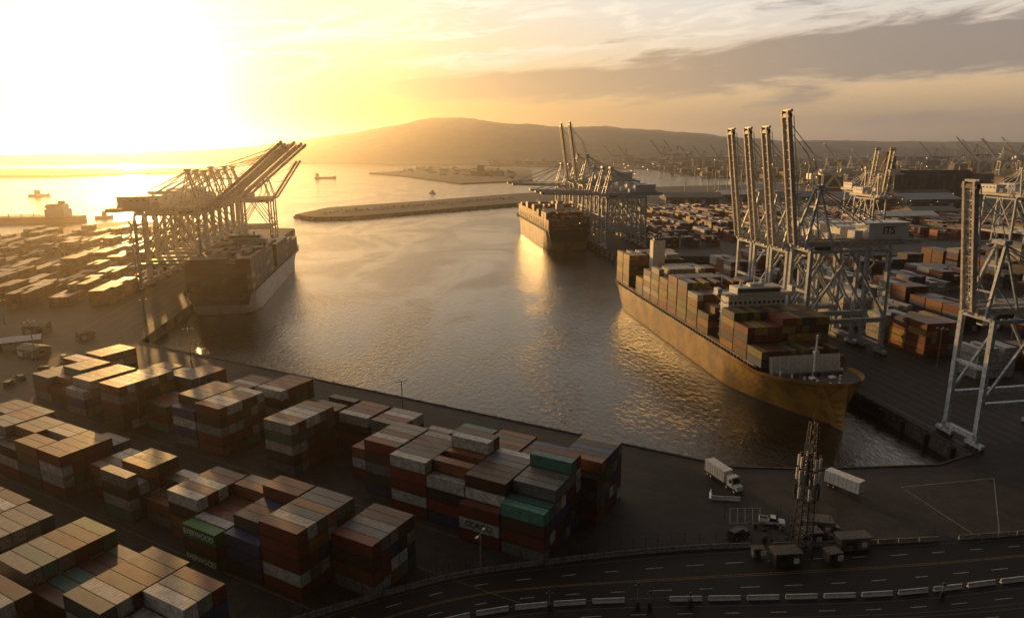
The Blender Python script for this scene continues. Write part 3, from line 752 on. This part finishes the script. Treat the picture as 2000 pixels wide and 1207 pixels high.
def shelter(x,y,sx,sy,h,r=0,mat='concrete',name="equipment_shelter"):
    mb=MB();mb.box(-sx/2,sx/2,-sy/2,sy/2,0,h,mat);mb.box(-sx/2-.2,sx/2+.2,-sy/2-.2,sy/2+.2,h+.003,h+.22,'linef')
    mb.box(-.5,.5,-sy/2-.03,-sy/2-.004,.05,2.1,'steel_dark');mb.box(sx*.2,sx*.2+.9,-sy/2-.35,-sy/2-.004,.8,1.7,'white')
    mb.box(-sx*.35,-sx*.1,-sy/2-.03,-sy/2-.004,1.2,1.9,'glass')
    return mb.obj(name,(x,y,GZ),r)
shelter(51,114,5,2.6,2.6,.1,'dark_con');shelter(58.5,121,4,2.4,2.4,.1,'dark_con');shelter(62,125,5,3,2.6,-.2,'wall');shelter(46.5,116,2,1.2,1.8);shelter(60,114.5,2.4,2,2.1,.2,'dark_con');shelter(66,119,6,2.4,2.5,.1,'wall')
mb=MB()
for i in range(46):
    x=R.uniform(-11,9);y=R.uniform(0,9);s=R.uniform(.3,.9)
    mb.box(x,x+s,y,y+s*R.uniform(.5,2),0,s*R.uniform(.5,1.4),R.choice(['steel_dark','concrete','rust','rust','dark_con','tyre','dark_con']))
for i in range(14):
    x=R.uniform(-13,11);y=R.uniform(1,16);mb.cyl((x,y,0),(x,y,R.uniform(2,5)),.08,.06,'steel_dark',6)
mb.obj("site_equipment",(57,119.5,GZ))
def lamp(x,y,H=12,heads=4):
    mb=MB();mb.cyl((0,0,0),(0,0,.8),.4,.35,'concrete',8);mb.cyl((0,0,.8),(0,0,H),.19,.12,'concrete',8)
    for k in range(heads):
        a=2*math.pi*k/heads+.3;mb.beam((0,0,H-.1),(1.4*math.cos(a),1.4*math.sin(a),H+.15),.1,'concrete')
        mb.beam((1.1*math.cos(a),1.1*math.sin(a),H+.1),(1.9*math.cos(a),1.9*math.sin(a),H+.1),.45,'white',.18)
    return mb.obj("street_lamp",(x,y,GZ),R.random())
lamp(-31,181,13);lamp(-6,111.5,8,2);lamp(-118,240,13)
for (x,y) in [(-166,300),(-175,240),(150,230),(165,300),(190,250),(160,200),(210,330),(-260,420),(-290,350),(-330,500),(-230,300)]: lamp(x,y,R.choice([11,14,16]),R.choice([2,4]))
for (x,y,hh_) in [(6,101.6,3.5),(21,102.2,4.5),(23,102.0,3),(74,104.4,2.5),(30,102.6,2.2)]:
    mb=MB();mb.cyl((0,0,0),(0,0,hh_),.1,.08,'concrete',6);mb.box(-.35,.35,-.25,.25,0,1.3,'dark_con');mb.beam((-.6,0,hh_),(.6,0,hh_),.12,'concrete');mb.box(-.2,.2,-.2,.2,hh_+.07,hh_+.5,'steel_dark');mb.obj("signal_post",(x,y-1,GZ))
def wheel(mb,x,y,r=.5,w=.35): mb.cyl((x,y-w/2,r),(x,y+w/2,r),r,r,'tyre',12);mb.cyl((x,y-w/2-.01,r),(x,y+w/2+.01,r),r*.5,r*.5,'white',8)
def boxtrailer(mb,x0,L=9,w=2.5,h=2.7,z=1.15):
    mb.box(x0,x0+L,-w/2,w/2,z,z+h,'white')
    for k in range(8): mb.box(x0+.3+k*L/8,x0+.36+k*L/8,-w/2-.03,-w/2-.002,z+.1,z+h-.1,'concrete');mb.box(x0+.3+k*L/8,x0+.36+k*L/8,w/2+.002,w/2+.03,z+.1,z+h-.1,'concrete')
    mb.box(x0-.04,x0-.005,-w/2+.1,-.03,z+.1,z+h-.1,'concrete');mb.box(x0-.04,x0-.005,.03,w/2-.1,z+.1,z+h-.1,'concrete')
    mb.box(x0+.1,x0+L-.1,-.5,.5,z-.3,z-.003,'steel_dark')
    for x in (x0+1,x0+2.2):
        for y in (-w/2+.25,w/2-.25): wheel(mb,x,y)
    mb.box(x0+L-2,x0+L-1.8,-.9,-.7,.05,z-.3,'steel_dark');mb.box(x0+L-2,x0+L-1.8,.7,.9,.05,z-.3,'steel_dark')
def semitrailer(x,y,r,L=9):
    mb=MB();boxtrailer(mb,-L/2,L);return mb.obj("box_trailer",(x,y,GZ),r)
def truck(x,y,r,L=7,col='white'):
    mb=MB();boxtrailer(mb,-L,L)
    mb.box(.2,3.4,-1,1,.7,1.0,'steel_dark')
    P=[(.9,-1.15,1.003),(3.0,-1.15,1.003),(3.0,1.15,1.003),(.9,1.15,1.003),(.9,-1.1,3.3),(2.4,-1.1,3.3),(2.4,1.1,3.3),(.9,1.1,3.3)];mb.hexa(P,col)
    mb.hexa([(3.003,-.98,.72),(4.2,-.9,.72),(4.2,.9,.72),(3.003,.98,.72),(3.003,-.98,1.9),(4.1,-.85,1.7),(4.1,.85,1.7),(3.003,.98,1.9)],col)
    mb.hexa([(2.97,-.95,2.05),(3.02,-.95,2.0),(3.02,.95,2.0),(2.97,.95,2.05),(2.55,-.9,3.1),(2.62,-.9,3.1),(2.62,.9,3.1),(2.55,.9,3.1)],'glass')
    for y_ in (-1.17,1.13): mb.box(1.7,2.5,y_,y_+.04,2.0,2.8,'glass')
    for x_ in (.9,3.5):
        for y_ in (-1,1): wheel(mb,x_,y_)
    return mb.obj("truck",(x,y,GZ),r)
def pickup(x,y,r,col='white',suv=False):
    mb=MB();mb.box(-2.5,2.5,-.95,.95,.45,1.05,col)
    a=-.6 if not suv else -2.3
    mb.hexa([(a,-.92,1.053),(1.3,-.92,1.053),(1.3,.92,1.053),(a,.92,1.053),(a+.25,-.78,1.72),(.75,-.78,1.72),(.75,.78,1.72),(a+.25,.78,1.72)],'glass')
    mb.box(a+.3,.7,-.76,.76,1.725,1.78,col)
    if not suv: mb.box(-2.35,-.8,-.8,.8,1.06,1.08,'steel_dark');mb.box(-2.5,-.65,-.95,-.85,1.053,1.3,col);mb.box(-2.5,-.65,.85,.95,1.053,1.3,col);mb.box(-2.5,-2.4,-.84,.84,1.053,1.3,col)
    for x_ in (-1.6,1.6):
        for y_ in (-.85,.85): wheel(mb,x_,y_,.38,.25)
    return mb.obj("pickup_truck" if not suv else "parked_car",(x,y,GZ),r)
truck(49.5,144,-1.2);semitrailer(75,141.5,-.95,8);pickup(53.5,127.5,-.3)
pickup(45,123,.6,'steel_dark',True)
for k in range(8):
    p=C0+U*R.uniform(-25,25)+Wd*R.uniform(10,80);
    if p.x<-140: pickup(p.x,p.y,R.uniform(0,3),R.choice(['white','steel_dark','steel_blue','red']),R.random()<.6)
barrier([Vector((44,138)),Vector((51,137))],3,.2,0,'white');barrier([Vector((44,138)),Vector((45,142))],3,.2,0,'white')
def shed(x,y,sx,sy,h,r,roof='concrete',name="port_building",wall='wall'):
    mb=MB();mb.box(-sx/2,sx/2,-sy/2,sy/2,0,h,wall)
    k=h+min(sy*.16,6)
    a=[(-sx/2-.4,-sy/2-.4,h),(sx/2+.4,-sy/2-.4,h),(sx/2+.4,0,k),(-sx/2-.4,0,k)];b=[(sx/2+.4,sy/2+.4,h),(-sx/2-.4,sy/2+.4,h),(-sx/2-.4,0,k),(sx/2+.4,0,k)]
    mb.face(a,roof);mb.face(b,roof)
    mb.face([(-sx/2,-sy/2,h),(-sx/2,0,k-.1),(-sx/2,sy/2,h)],wall);mb.face([(sx/2,-sy/2,h),(sx/2,sy/2,h),(sx/2,0,k-.1)],wall)
    n=max(2,int(sx/8))
    for i in range(n):
        q=-sx/2+(i+.5)*sx/n;mb.box(q-sx/n*.28,q+sx/n*.28,-sy/2-.06,-sy/2-.01,.1,h*.65,'steel_dark' if i%3 else 'white')
    for s_ in(-1,1):
        m_=max(1,int(sy/7))
        for i in range(m_):
            q=-sy/2+(i+.5)*sy/m_;X=s_*(sx/2+.03);mb.box(min(X,X-s_*.04)+s_*.02,max(X,X-s_*.04)+s_*.02,q-1,q+1,h*.4,h*.65,'glass')
    return mb.obj(name,(x,y,GZ),r)
shed(-196,262,14,8,3.5,.5,'white');shed(-184,252,10,7,3,-.4,'concrete');shed(-205,285,9,6,3.5,.2,'concrete');shed(-178,275,6,4,2.8,.9,'concrete')
for (x,y,sx,sy,h,r,rf) in [(430,860,70,50,14,.1,'roofblue'),(505,850,70,50,14,.1,'roofblue'),(380,930,60,40,12,.1,'roofblue'),(620,780,90,50,14,.1,'roofblue'),(720,770,90,50,14,.1,'roofblue'),(250,960,80,36,10,.05,'concrete'),(330,1010,60,36,10,.05,'white'),(170,1080,60,30,10,.1,'white'),(140,900,50,24,9,.1,'concrete'),(560,950,80,40,12,.1,'dark_con'),(800,900,90,50,14,.1,'concrete'),(300,760,50,24,8,.1,'white'),(400,700,60,24,8,.05,'white'),(450,740,50,26,9,.05,'concrete'),(540,700,60,30,10,0,'dark_con')]:
    shed(x,y,sx,sy,h,r,rf,"warehouse",wall='wall' if rf!='dark_con' else 'dark_con')
mb=MB()
for k in range(13):
    for j in range(2): mb.cyl((k*9,j*9,0),(k*9,j*9,36),4.6,4.6,'dark_con',14)
mb.box(-4,112,1.5,7.5,36.003,42,'dark_con');mb.box(-22,-6,-5,12,0,62,'dark_con');mb.box(-19,-9,-2,9,62,68,'dark_con')
for lv in range(8):
    for k in range(3): mb.box(-19+k*5,-17+k*5,-5.06,-5.01,8+lv*6.5,10.5+lv*6.5,'glass')
mb.beam((-14,3,66),(-14,3,78),.5,'steel_dark');mb.beam((112,4,40),(140,0,8),3,'dark_con')
mb.obj("grain_elevator",(560,1010,GZ),.05)
mb=MB()
for i in range(3800):
    y=R.uniform(1080,4300);x=R.uniform(-.05,1.15)*y+60
    if y<1700 and x<y*.42: continue
    if y<3200 and x<520 and y>1300: continue
    s=R.uniform(8,42)*(.7+y/4000);h=R.uniform(4,13)*(1 if R.random()<.9 else 2.4);d=s*R.uniform(.4,1)
    mb.box(x,x+s,y,y+d,0,h,R.choice(['wall','dark_con','dark_con','dark_con','concrete','rust','wall','dark_con','white']) )
for i in range(300):
    y=R.uniform(1100,3500);x=R.uniform(.25,1.1)*y;mb.beam((x,y,0),(x,y,R.uniform(20,50)),1.0,'steel_dark')
mb.obj("distant_port_buildings",(0,0,GZ))
mb=MB()
for i in range(60):
    t=R.random();x=-420+t*420+R.uniform(-20,20);y=2400-t*600+R.uniform(0,700);s=R.uniform(6,30);mb.box(x,x+s,y,y+s*.5,0,R.uniform(3,10),R.choice(['wall','dark_con','white']))
mb.box(-120,-20,2050,2085,0,14,'concrete');mb.box(-100,-80,2052,2080,14,30,'dark_con')
mb.obj("island_buildings",(0,0,3))
mb=MB()
for i in range(900):
    t=R.random();a=Vector((-235,830)).lerp(Vector((0,1090)),t)+Vector((R.uniform(-14,14),R.uniform(-14,14)));s=R.uniform(.6,2.2)
    c=(a.x,a.y,GZ+s*.5)
    pts=[Vector((R.uniform(-1,1),R.uniform(-1,1),R.uniform(-.6,1)))*s for _ in range(3)]
    mb.face([(c[0]+p.x,c[1]+p.y,c[2]+p.z) for p in pts],'hill')
mb.obj("scrub")
mb=MB()
edge=[(8,985),(-128,863),(-190,806),(-230,800),(-262,837),(-249,932),(-120,1060),(1,1197)]
for a,b in zip(edge,edge[1:]):
    a=Vector(a);b=Vector(b);n=int((b-a).length/2.2)
    for k in range(n):
        p=a.lerp(b,k/n)
        for r in range(2):
            q=p+Vector((R.uniform(-4,4),R.uniform(-4,4)));s=R.uniform(.9,2);z=R.uniform(-.5,3.2)
            mb.hexa([(q.x-s,q.y-s,z-s),(q.x+s,q.y-s*.8,z-s),(q.x+s*.8,q.y+s,z-s),(q.x-s,q.y+s,z-s),(q.x-s*.6,q.y-s*.5,z+s*.5),(q.x+s*.5,q.y-s*.6,z+s*.7),(q.x+s*.6,q.y+s*.5,z+s*.5),(q.x-s*.4,q.y+s*.6,z+s*.6)],'rubble')
mb.obj("breakwater_rocks")
def vessel(name,x,y,L,B,h,rot,sup,hull='hull_black',sh=12):
    mb=MB();n=16
    def hb(t): return B/2*(.8+.2*min(1,t/.1)) if t<.75 else B/2*max(.0,1-((t-.75)/.25)**2)
    for i in range(n):
        t0,t1=i/n,(i+1)/n;a,b=hb(t0),hb(t1);z0=h+(h*.5*max(0,(t0-.8)/.2));z1=h+(h*.5*max(0,(t1-.8)/.2))
        for s in(-1,1): mb.face([(t0*L,s*a*.9,-1),(t1*L,s*b*.9,-1),(t1*L,s*b,z1),(t0*L,s*a,z0)],hull)
        mb.face([(t0*L,-a,z0-.2),(t1*L,-b,z1-.2),(t1*L,b,z1-.2),(t0*L,a,z0-.2)],'deck')
    mb.face([(0,-hb(0),-1),(0,hb(0),-1),(0,hb(0),h),(0,-hb(0),h)],hull)
    x0,x1=sup
    mb.box(x0*L,x1*L,-B*.38,B*.38,h-.2,h+sh*.6,'white');mb.box((x0+.01)*L,x1*L-.01*L,-B*.3,B*.3,h+sh*.6+.01,h+sh,'white')
    mb.box(x1*L,x1*L+.1,-B*.28,B*.28,h+sh*.7,h+sh*.9,'glass');mb.cyl(((x0+x1)/2*L,0,h+sh),((x0+x1)/2*L,0,h+sh*1.5),.3*sh/12,.15*sh/12,'white',6)
    mb.box(x0*L+.02*L,x0*L+.05*L+.5,-B*.12,B*.12,h+sh,h+sh*1.25,'steel_dark')
    if L>60:
        for k in range(6): mb.cyl(((.35+.09*k)*L,0,h),((.35+.09*k)*L,0,h+4),.5,.5,'steel_dark',6)
        mb.beam((.3*L,0,h+2),(.93*L,0,h+2),.7,'rust')
    return mb.obj(name,(x,y,0),rot)
vessel("tanker_ship",-500,800,150,24,7,math.pi+.12,(.10,.24),'hull_red',14)
vessel("tugboat",-507,835,20,8,3,.4,(.4,.65),'hull_black',6)
vessel("tugboat",-880,1260,34,10,4,.3,(.3,.55),'hull_black',8)
vessel("cargo_ship",-560,1980,60,12,5,.1,(.05,.2),'hull_black',10);vessel("motor_boat",-140,1270,14,5,2,2.6,(.3,.6),'white',4)
mb=MB();mb.face([(0,-2,0),(10,-1,0),(10,1,0),(0,2,0)],'white');mb.box(0,10,-1.5,1.5,0.01,1.4,'white');mb.beam((5,0,1),(5,0,19),.25,'white');mb.face([(4.7,0,2),(4.7,0,18),(-1,.4,2.2)],'dark_con');mb.face([(5.3,0,2),(10,0,1.8),(5.3,0,17)],'dark_con');mb.obj("sailboat",(470,2050,0),.2)
mb=MB()
def glow_(x,y,z,s): mb.box(x-s,x+s,y-s,y+s,z-s,z+s,'lampglow')
for i in range(120):
    y=R.uniform(1000,3600);x=R.uniform(.12,1.05)*y
    if y<1700 and x<y*.42: continue
    glow_(x,y,R.uniform(8,28),.0004*y)
for i in range(34): y=R.uniform(520,900);glow_(R.uniform(.12,.75)*y,y,R.uniform(14,24),.2)
for i in range(12): glow_(46+R.uniform(-17,17)+ -.155*i*12,541+i*12,20+R.uniform(0,14),.2)
mb.obj("port_lights")
